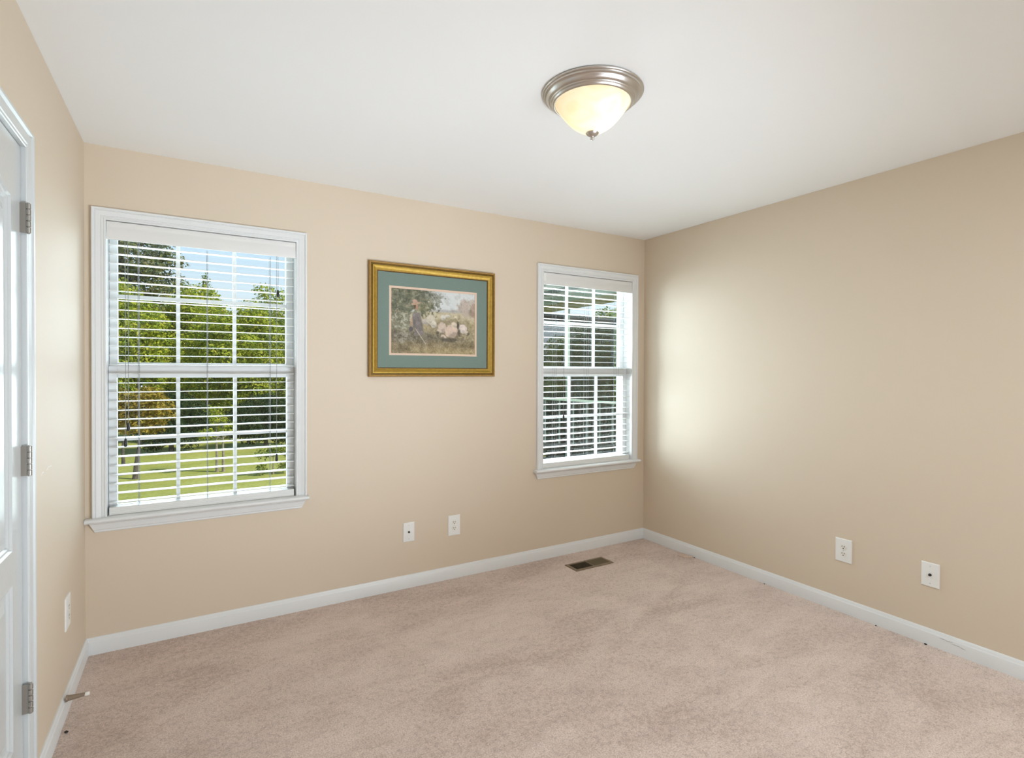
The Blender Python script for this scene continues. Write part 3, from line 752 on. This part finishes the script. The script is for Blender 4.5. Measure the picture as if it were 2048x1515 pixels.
    put(soft(poly([(.245,.40),(.245,.46),(.28,.70),(.30,.70),(.27,.48)]), .012)*.6, (102, 95, 92), 8)
    put(soft(poly([(.215,.36),(.215,.45),(.245,.45),(.26,.34),(.31,.325),(.255,.31)]), .012), (190, 192, 190), 10)       # blouse
    put(soft(poly([(.215,.45),(.215,.55),(.24,.60),(.245,.53),(.24,.45)]), .01), (186, 154, 124), 10)                   # arm
    put(soft(ell(.283,.272,.022,.04,0,.1), .3), (176, 128, 100), 8)                                                # face
    put(soft(ell(.268,.265,.012,.035,0,.1), .3), (104, 80, 60), 6)
    put(soft(ell(.278,.218,.055,.020,-.25,.1), .3), (188, 152, 120), 8)                                             # hat
    put(soft(ell(.270,.185,.028,.032,0,.1), .3), (192, 150, 128), 8)
    put(soft(ell(.225,.62,.022,.04,0,.3), .3), (96, 88, 88), 8)
    for a in np.linspace(0, 1, 60):
        put(soft(np.hypot((S-(.27+.125*a))*1.42, Tt-(.60+.245*a))-.006, .006)*.8, (186, 166, 146), 6)                # crook
    put(np.clip(N3-.5, 0, 1)*.35, (205, 196, 168), 8); put(np.clip(.5-N2, 0, 1)*.5, (96, 90, 70), 8)
    img = img.mean(2, keepdims=True)*0.22 + img*0.78
    img = np.clip(img, 0, 255)/255.0
    linr = np.where(img <= 0.04045, img/12.92, ((img+0.055)/1.055)**2.4)
    x0, x1, z0, z1 = LX0+0.012, LX1-0.012, LZ0+0.012, LZ1-0.012
    me = bpy.data.meshes.new('print')
    V = np.stack([x0+S*(x1-x0), np.full_like(S, -0.0042), z1-Tt*(z1-z0)], -1).reshape(-1, 3)
    idx = np.arange(NX*NY).reshape(NY, NX)
    Fq = np.stack([idx[:-1,:-1], idx[1:,:-1], idx[1:,1:], idx[:-1,1:]], -1).reshape(-1, 4)
    me.from_pydata(V.tolist(), [], Fq.tolist())
    ca = me.color_attributes.new('paint', 'FLOAT_COLOR', 'POINT')
    ca.data.foreach_set('color', np.concatenate([linr.reshape(-1, 3), np.ones((NX*NY, 1))], 1).astype(np.float32).ravel())
    me.materials.append(M['print'])
    o = bpy.data.objects.new('print', me); COL.objects.link(o); o.parent = pf; o.matrix_parent_inverse = Matrix.Translation(-pf.location)
    o['label'] = 'muted painting of a girl in a straw hat watching sheep'
paint_print()

# ------------------------------------------------------------------ ceiling lamp
LC = (1.767, -1.600)
lp = thing('ceiling_light', (LC[0], LC[1], H), 'round nickel flush ceiling lamp with glowing alabaster glass bowl', 'ceiling lamp')
canopy = [(0.02,2.4395),(0.186,2.4395),(0.1905,2.4385),(0.1935,2.4350),(0.1935,2.4325),(0.190,2.4295),(0.1865,2.4290),(0.1855,2.4270),(0.1850,2.4235),(0.1815,2.4215),(0.178,2.4205),
          (0.1755,2.4165),(0.1710,2.4105),(0.1655,2.4065),(0.1625,2.4058),(0.1618,2.4040),(0.1600,2.4018),(0.1570,2.4005),(0.1555,2.3990),(0.1530,2.3955),(0.1500,2.3930),(0.1460,2.3930),(0.1440,2.3960),(0.1440,2.4300),(0.02,2.4330)]
mb = MB(); mb.lathe(canopy, (LC[0], LC[1], 0), 96); mb.build('canopy', M['nickel'], lp, smooth=True, angle=50)
bowl = []
for i in range(25):
    r = 0.1462*(1-i/24)
    bowl.append((max(r, 0.004), 2.4005-0.1165*(1-(r/0.1462)**2.05)))
mb = MB(); mb.lathe(bowl, (LC[0], LC[1], 0), 96); mb.f = mb.f[:-2]
mb.build('glass_bowl', M['alabaster'], lp, smooth=True, angle=80)
fin = [(0.0005,2.2915),(0.014,2.2905),(0.0235,2.2870),(0.0255,2.2840),(0.0225,2.2800),(0.0185,2.2765),(0.0125,2.2725),(0.0070,2.2700),(0.0060,2.2680),(0.0075,2.2650),(0.0078,2.2615),(0.0055,2.2580),(0.0005,2.2565)]
MB().lathe(fin, (LC[0], LC[1], 0), 40).build('finial', M['nickel'], lp, smooth=True)
bulb = light('lamp_bulb', 'POINT', (LC[0]+0.035, LC[1]-0.02, 2.352), 0.38, (1.0, 0.88, 0.68), shadow_soft_size=0.028)
bulb.parent = lp; bulb.matrix_parent_inverse = Matrix.Translation(-lp.location)

# ------------------------------------------------------------------ outdoors: lawn
GZ = -1.6
mb = MB(); gx, gy = 44, 34; ys = np.linspace(0.4, 62, gy); xs = np.linspace(-26, 44, gx)
for j in range(gy):
    for i in range(gx): mb.v.append((xs[i], ys[j], GZ + (0.03*math.sin(xs[i]*.7)*math.cos(ys[j]*.5) if ys[j] > 3 else 0)))
for j in range(gy-1):
    for i in range(gx-1): mb.f.append((j*gx+i, j*gx+i+1, (j+1)*gx+i+1, (j+1)*gx+i))
tag(mb.build('lawn', M['grass']), 'sunlit mown lawn outside the left window', 'lawn', kind='structure')

# ------------------------------------------------------------------ outdoors: trees
def leaf_mesh(name, blobs, n, size, material, seed, shell=0.55):
    g = np.random.default_rng(seed)
    bl = np.array(blobs, float); vol = bl[:,3]*bl[:,4]*bl[:,5]
    pick = g.choice(len(bl), n, p=vol**0.75/np.sum(vol**0.75))
    d = g.normal(size=(n,3)); d /= np.linalg.norm(d, axis=1, keepdims=True)
    rad = shell + (1-shell)*g.random((n,1))**0.6
    rad *= 1 + 0.16*np.sin(d[:,:1]*7+pick[:,None])*np.cos(d[:,1:2]*6+d[:,2:3]*5)
    P = bl[pick,:3] + d*rad*bl[pick,3:6]
    nrm = d + g.normal(size=(n,3))*0.75; nrm[:,2] += 0.35; nrm /= np.linalg.norm(nrm, axis=1, keepdims=True)
    a = np.cross(nrm, g.normal(size=(n,3))); a /= np.linalg.norm(a, axis=1, keepdims=True)
    b = np.cross(nrm, a); sz = size*(0.6+0.8*g.random((n,1)))
    fold = nrm*sz*0.15
    V = np.stack([P-a*sz, P-b*sz*0.5+fold, P+a*sz, P+b*sz*0.5+fold], 1).reshape(-1,3)
    F = np.arange(4*n).reshape(n,4)
    me = bpy.data.meshes.new(name)
    me.vertices.add(4*n); me.vertices.foreach_set('co', V.astype(np.float32).ravel())
    me.loops.add(4*n); me.loops.foreach_set('vertex_index', F.ravel().astype(np.int32))
    me.polygons.add(n); me.polygons.foreach_set('loop_start', (np.arange(n)*4).astype(np.int32)); me.polygons.foreach_set('loop_total', np.full(n, 4, np.int32))
    me.update(calc_edges=True); me.validate(); me.materials.append(material)
    return me
def trunk_mesh(name, height, r, blobs, material, seed, lean=0.0):
    g = random.Random(seed); mb = MB()
    main = [(0,0,-0.08)]; x = y = 0
    for i in range(1, 7):
        x += g.uniform(-.05,.05)*height*.15 + lean*height/6; y += g.uniform(-.05,.05)*height*.15
        main.append((x, y, height*i/6))
    mb.tube(main, [r*(1.25-0.9*i/6) if i else r*1.4 for i in range(7)], 9)
    for bl in blobs:
        q = min(max(int((bl[2]-0.5*bl[5])/height*6), 1), 5); p0 = Vector(main[q]); p1 = Vector(bl[:3])
        mb.tube([p0, p0.lerp(p1, .5)+Vector((0,0,-.06*height*.3)), p1], [r*.45, r*.3, r*.1], 6)
    me_o = mb.build(name, material, smooth=True, angle=70); return me_o
PROTO = {}
def proto(key, height, blobs, n, size, leaf, bark, r, seed, shell=0.55, lean=0.0):
    to = trunk_mesh('trunk', height, r, blobs, bark, seed, lean)
    PROTO[key] = (to.data, leaf_mesh('crown', blobs, n, size, leaf, seed, shell))
    bpy.data.objects.remove(to)
def tree(key, name, loc, label, cat='tree', group=None, scale=(1,1,1), rz=0.0):
    t_ = thing(name, loc, label, cat, group); t_.scale = scale; t_.rotation_euler = (0,0,rz)
    tm, cm = PROTO[key]
    for nm, me in (('trunk', tm), ('crown', cm)):
        o = bpy.data.objects.new(nm, me); COL.objects.link(o); o.parent = t_
    return t_
def blobs_round(n, cz, rx, rz_, br, seed, jitter=0.35):
    g = random.Random(seed); L = [(0,0,cz,rx*.75,rx*.75,rz_*.75)]
    for i in range(n):
        a = 2.399*i + g.uniform(-.3,.3); h = -0.9+1.8*(i+.5)/n; q = math.sqrt(max(0.05,1-h*h))
        L.append((rx*q*math.cos(a)*.78, rx*q*math.sin(a)*.78, cz+h*rz_*.8, br*g.uniform(.75,1.25), br*g.uniform(.75,1.25), br*g.uniform(.6,1.0)))
    return L
proto('bright', 5.2, blobs_round(26, 3.35, 1.75, 2.8, .75, 3), 30000, .062, M['leaf_bright'], M['trunk'], .11, 21)
proto('mid', 5.4, blobs_round(26, 3.3, 1.8, 3.1, .80, 4), 30000, .062, M['leaf_mid'], M['trunk'], .12, 22)
proto('olive', 8.2, blobs_round(26, 6.3, 1.9, 2.6, .55, 5), 15000, .066, M['leaf_olive'], M['trunk'], .15, 23, shell=.3)
proto('spire', 6.6, [(0,0,6.6-.62*i,.16+.13*i,.16+.13*i,.42) for i in range(9)], 7000, .055, M['leaf_mid'], M['trunk'], .09, 24, shell=.3)
proto('gold', 2.0, blobs_round(14, 1.85, .72, .68, .34, 6), 6000, .042, M['leaf_gold'], M['trunk'], .045, 25, lean=.08)
proto('dark', 2.0, blobs_round(16, 1.15, 1.5, 1.0, .62, 7), 14000, .06, M['leaf_dark'], M['trunk'], .08, 26)
proto('sparse', 4.6, blobs_round(18, 3.8, 1.5, 2.0, .50, 8), 6000, .06, M['leaf_bright'], M['trunk_light'], .09, 27, shell=.25)
proto('twin', 1.45, [(-.25,0,1.1,.28,.25,.2),(.2,.05,1.25,.32,.25,.22),(.05,0,1.5,.3,.25,.2),(-.1,.1,1.75,.25,.2,.2)], 700, .042, M['leaf_bright'], M['trunk_light'], .036, 28, shell=.2)
proto('bush', .62, [(-.28,0,.62,.22,.2,.16),(.05,.05,.72,.25,.2,.18),(.36,0,.66,.25,.2,.2),(-.3,0,.22,.16,.15,.2),(.3,0,.25,.2,.2,.16)], 1100, .038, M['leaf_mid'], M['trunk_light'], .022, 29, shell=.2)
proto('fork', 1.0, [(-.3,0,1.1,.12,.1,.1),(.28,0,1.15,.12,.1,.1),(.05,0,1.3,.1,.1,.1)], 60, .04, M['leaf_olive'], M['trunk'], .045, 30)

GT = 'trees beyond the lawn'
tree('bright', 'leafy_tree', (-2.3, 22.8, GZ), 'bright yellow green tree below the tall olive tree, left window', group=GT, scale=(1.05,1.0,1.13), rz=.4)
tree('bright', 'leafy_tree', (2.0, 22.9, GZ), 'bright yellow green tree in the middle of the left window', group=GT, scale=(1.0,1.0,1.0), rz=2.0)
tree('mid', 'leafy_tree', (6.3, 23.0, GZ), 'mid green tree at the right edge of the left window', group=GT, scale=(1.0,1.0,.9), rz=4.4)
tree('olive', 'tall_tree', (-2.6, 28.4, GZ), 'tall olive green tree at the upper left of the left window', group=GT, scale=(1.42,1.3,1.3))
tree('mid', 'leafy_tree', (3.5, 27.5, GZ), 'mid green tree behind the middle yellow green tree', group=GT, scale=(1.1,1.0,1.02), rz=1.1)
tree('bright', 'leafy_tree', (0.1, 33.2, GZ), 'far yellow green tree between the tall olive tree and the pointed tree', group=GT, scale=(1.35,1.2,1.36), rz=3.3)
tree('sparse', 'airy_tree', (5.0, 33.2, GZ), 'airy sparse tree with sky between its leaves', group=GT, scale=(1.2,1.2,1.52))
tree('spire', 'pointed_tree', (1.25, 38.0, GZ), 'slender pointed tree rising above the middle of the tree line', group=GT, scale=(1.6,1.6,1.36))
GS = 'dark shrubs filling the shaded far edge of the lawn'  # shrubs added for the shaded band at the tree bases
for i, (x, lb) in enumerate([(-3.3, 'dark shrub filling the shade at the far left of the lawn edge'), (-0.2, 'dark shrub filling the shade behind the golden tree'),
                             (2.9, 'dark shrub filling the shade behind the twin trunked sapling'), (6.0, 'dark shrub filling the shade at the far right of the lawn edge')]):
    tree('dark', 'dark_shrub', (x, 19.6, GZ), lb, 'shrub', GS, (.84, .45, (1.0, .95, .9, .8)[i]), 3.1415*(i % 2))
for i, (x, lb) in enumerate([(-5.4, 'tall dark mass of shaded woods at the left behind the trees'), (0.4, 'tall dark mass of shaded woods behind the tree line, left of centre'),
                             (6.2, 'tall dark mass of shaded woods behind the tree line, right of centre'), (12.0, 'tall dark mass of shaded woods at the right behind the trees')]):
    tree('dark', 'shaded_woods', (x, 44.0, GZ), lb, 'tree', 'shaded woods behind the tree line', (1.5, 1.0, 2.0), 3.1415*(i % 2))  # stands for deep woods; their shade is in the dark leaves
tree('gold', 'golden_tree', (-0.90, 14.5, GZ), 'small golden leaved tree with a thin trunk on the lawn', scale=(1.15,1.1,1.0))
tree('fork', 'forked_shrub', (-1.37, 16.9, GZ), 'small bare forked shrub left of the golden tree trunk', 'shrub')
tw = tree('twin', 'twin_sapling', (1.06, 14.5, GZ), 'twin trunked sapling with sparse leaves on the lawn', 'tree')
sec = bpy.data.objects.new('trunk', PROTO['twin'][0]); COL.objects.link(sec); sec.parent = tw; sec.location = (.16, -.05, 0)
tree('bush', 'leafy_bush', (2.40, 13.2, GZ), 'low leafy green bush on the lawn at the right', 'bush')

GP = 'trees beyond the porch'
for (key, x, y, sc, rz, lb) in [('mid', 11.5, 14.4, (.88,.88,.60), .3, 'low round tree at the left of the porch view'), ('bright', 17.6, 19.4, (1,1,.84), 1.9, 'yellow green tree far behind the right porch post'),
                                ('mid', 15.7, 14.2, (1.0,1.0,.95), 3.0, 'taller tree at the right of the porch view'), ('mid', 12.9, 19.2, (1.0,1.0,.80), 4.1, 'farther tree between the two porch posts')]:
    tree(key, 'leafy_tree', (x, y, GZ), lb, 'tree', GP, sc, rz)
GK = 'dark shrubs beside the porch'
for i, (x, y, sz, lb) in enumerate([(8.7, 6.6, 1.0, 'dark shrub just outside the porch railing'), (10.9, 10.1, 1.05, 'dark shrub farther behind the porch railing')]):
    tree('dark', 'dark_shrub', (x, y, GZ), lb, 'shrub', GK, (sz*.85, sz*.7, sz), i*3.1415)

# ------------------------------------------------------------------ outdoors: porch seen through the right window
pr_t = thing('porch_roof', (4.4, T+0.02, 2.45), 'porch roof with boarded ceiling outside the right window', 'porch roof')
Y0, Y1, ZC = T+0.03, 5.6, 2.45
def cboard(name, x0, x1, z0, z1, material, y1=Y1): MB().box((x0, Y0, z0), (x1, y1, z1)).build(name, material, pr_t, bevel=0.004)
for i in range(11): cboard('ceiling_board', 2.42+0.18*i, 2.42+0.18*i+0.172, ZC+0.03, ZC+0.05, M['porch_pink' if i % 3 else 'porch_white'])  # boards coloured apart to paint in the light across the ceiling
cboard('beam', 4.42, 4.50, ZC-0.02, ZC+0.10, M['porch_white'])
cboard('ceiling_board', 4.51, 4.74, ZC+0.03, ZC+0.05, M['porch_grey'])
cboard('beam', 4.93, 5.02, ZC-0.005, ZC+0.08, M['porch_white'])
cboard('ceiling_board', 4.75, 4.92, ZC+0.03, ZC+0.05, M['porch_grey'])
cboard('ceiling_board', 5.03, 5.48, ZC, ZC+0.02, M['porch_green'])
cboard('soffit', 5.49, 6.15, ZC, ZC+0.02, M['porch_olive'])
MB().box((2.42, Y0, ZC+0.10), (6.2, Y1, ZC+0.16)).build('roof_deck', M['porch_dark'], pr_t)
PY = 4.2
hd = tag(MB().box((3.2, PY, 2.165), (7.25, PY+0.10, 2.32)).build('porch_beam', M['porch_dark'], bevel=0.004), 'dark header beam across the end of the porch', 'beam')  # the beam's shadow is put into its near-black colour
hp = bpy.data.objects
DZ = -0.12
for (x, wdt, lb) in [(5.955, 0.05, 'slim pale green porch post left of the railing middle'), (7.095, 0.065, 'pale green porch post at the right of the porch view')]:
    t_ = thing('porch_post', (x, PY-0.03, DZ), lb, 'post', 'pale green porch posts')
    MB().box((x-wdt/2, PY-0.06, DZ), (x+wdt/2, PY-0.002, 2.45 if x < 6.1 else 2.33)).build('shaft', M['porch_green'], t_, bevel=0.003)
    MB().box((x+wdt/2+0.002, PY-0.045, DZ), (x+wdt/2+0.055, PY-0.012, 2.165)).build('screen_frame', M['porch_dark'], t_)
tag(MB().box((4.2, PY+0.045, DZ), (7.06, PY+0.048, 2.165)).build('porch_screen', M['screen']), 'dark insect screen across the end of the porch', 'screen')
rl = thing('porch_railing', (6.2, PY-0.10, DZ), 'pale sloping handrail with dark balusters on the porch', 'railing')
mb = MB(); RXa, RXb = 4.2, 7.06
za = lambda x: 0.932 + (x-5.447)*(0.813-0.932)/(6.994-5.447)
mb.rings([[(x, PY-0.125, za(x)-0.042), (x, PY-0.075, za(x)-0.042), (x, PY-0.075, za(x)), (x, PY-0.125, za(x))] for x in (RXa, RXb)])
mb.build('handrail', M['porch_green'], rl, bevel=0.003)
mb = MB(); mb.rings([[(x, PY-0.115, za(x)-0.80), (x, PY-0.085, za(x)-0.80), (x, PY-0.085, za(x)-0.76), (x, PY-0.115, za(x)-0.76)] for x in (RXa, RXb)])
mb.build('bottom_rail', M['porch_dark'], rl)
for i in range(20):
    x = RXa+0.08+i*0.145
    MB().box((x-0.014, PY-0.114, za(x)-0.765), (x+0.014, PY-0.086, za(x)-0.045)).build('baluster', M['porch_dark' if i % 2 else 'porch_grey'], rl)
mb = MB()
for i in range(30): mb.box((2.4, Y0+0.14*i, DZ-0.03), (7.3, Y0+0.14*i+0.134, DZ))
mb.box((2.4, Y0, GZ), (7.3, Y0+0.1, DZ-0.03)); mb.box((2.4, Y0+4.0, GZ), (7.3, Y0+4.1, DZ-0.03)); mb.box((7.2, Y0, GZ), (7.3, Y0+4.1, DZ-0.03))
tag(mb.build('porch_deck', M['deck']), 'dark boarded porch deck outside the right window', 'deck', kind='structure')
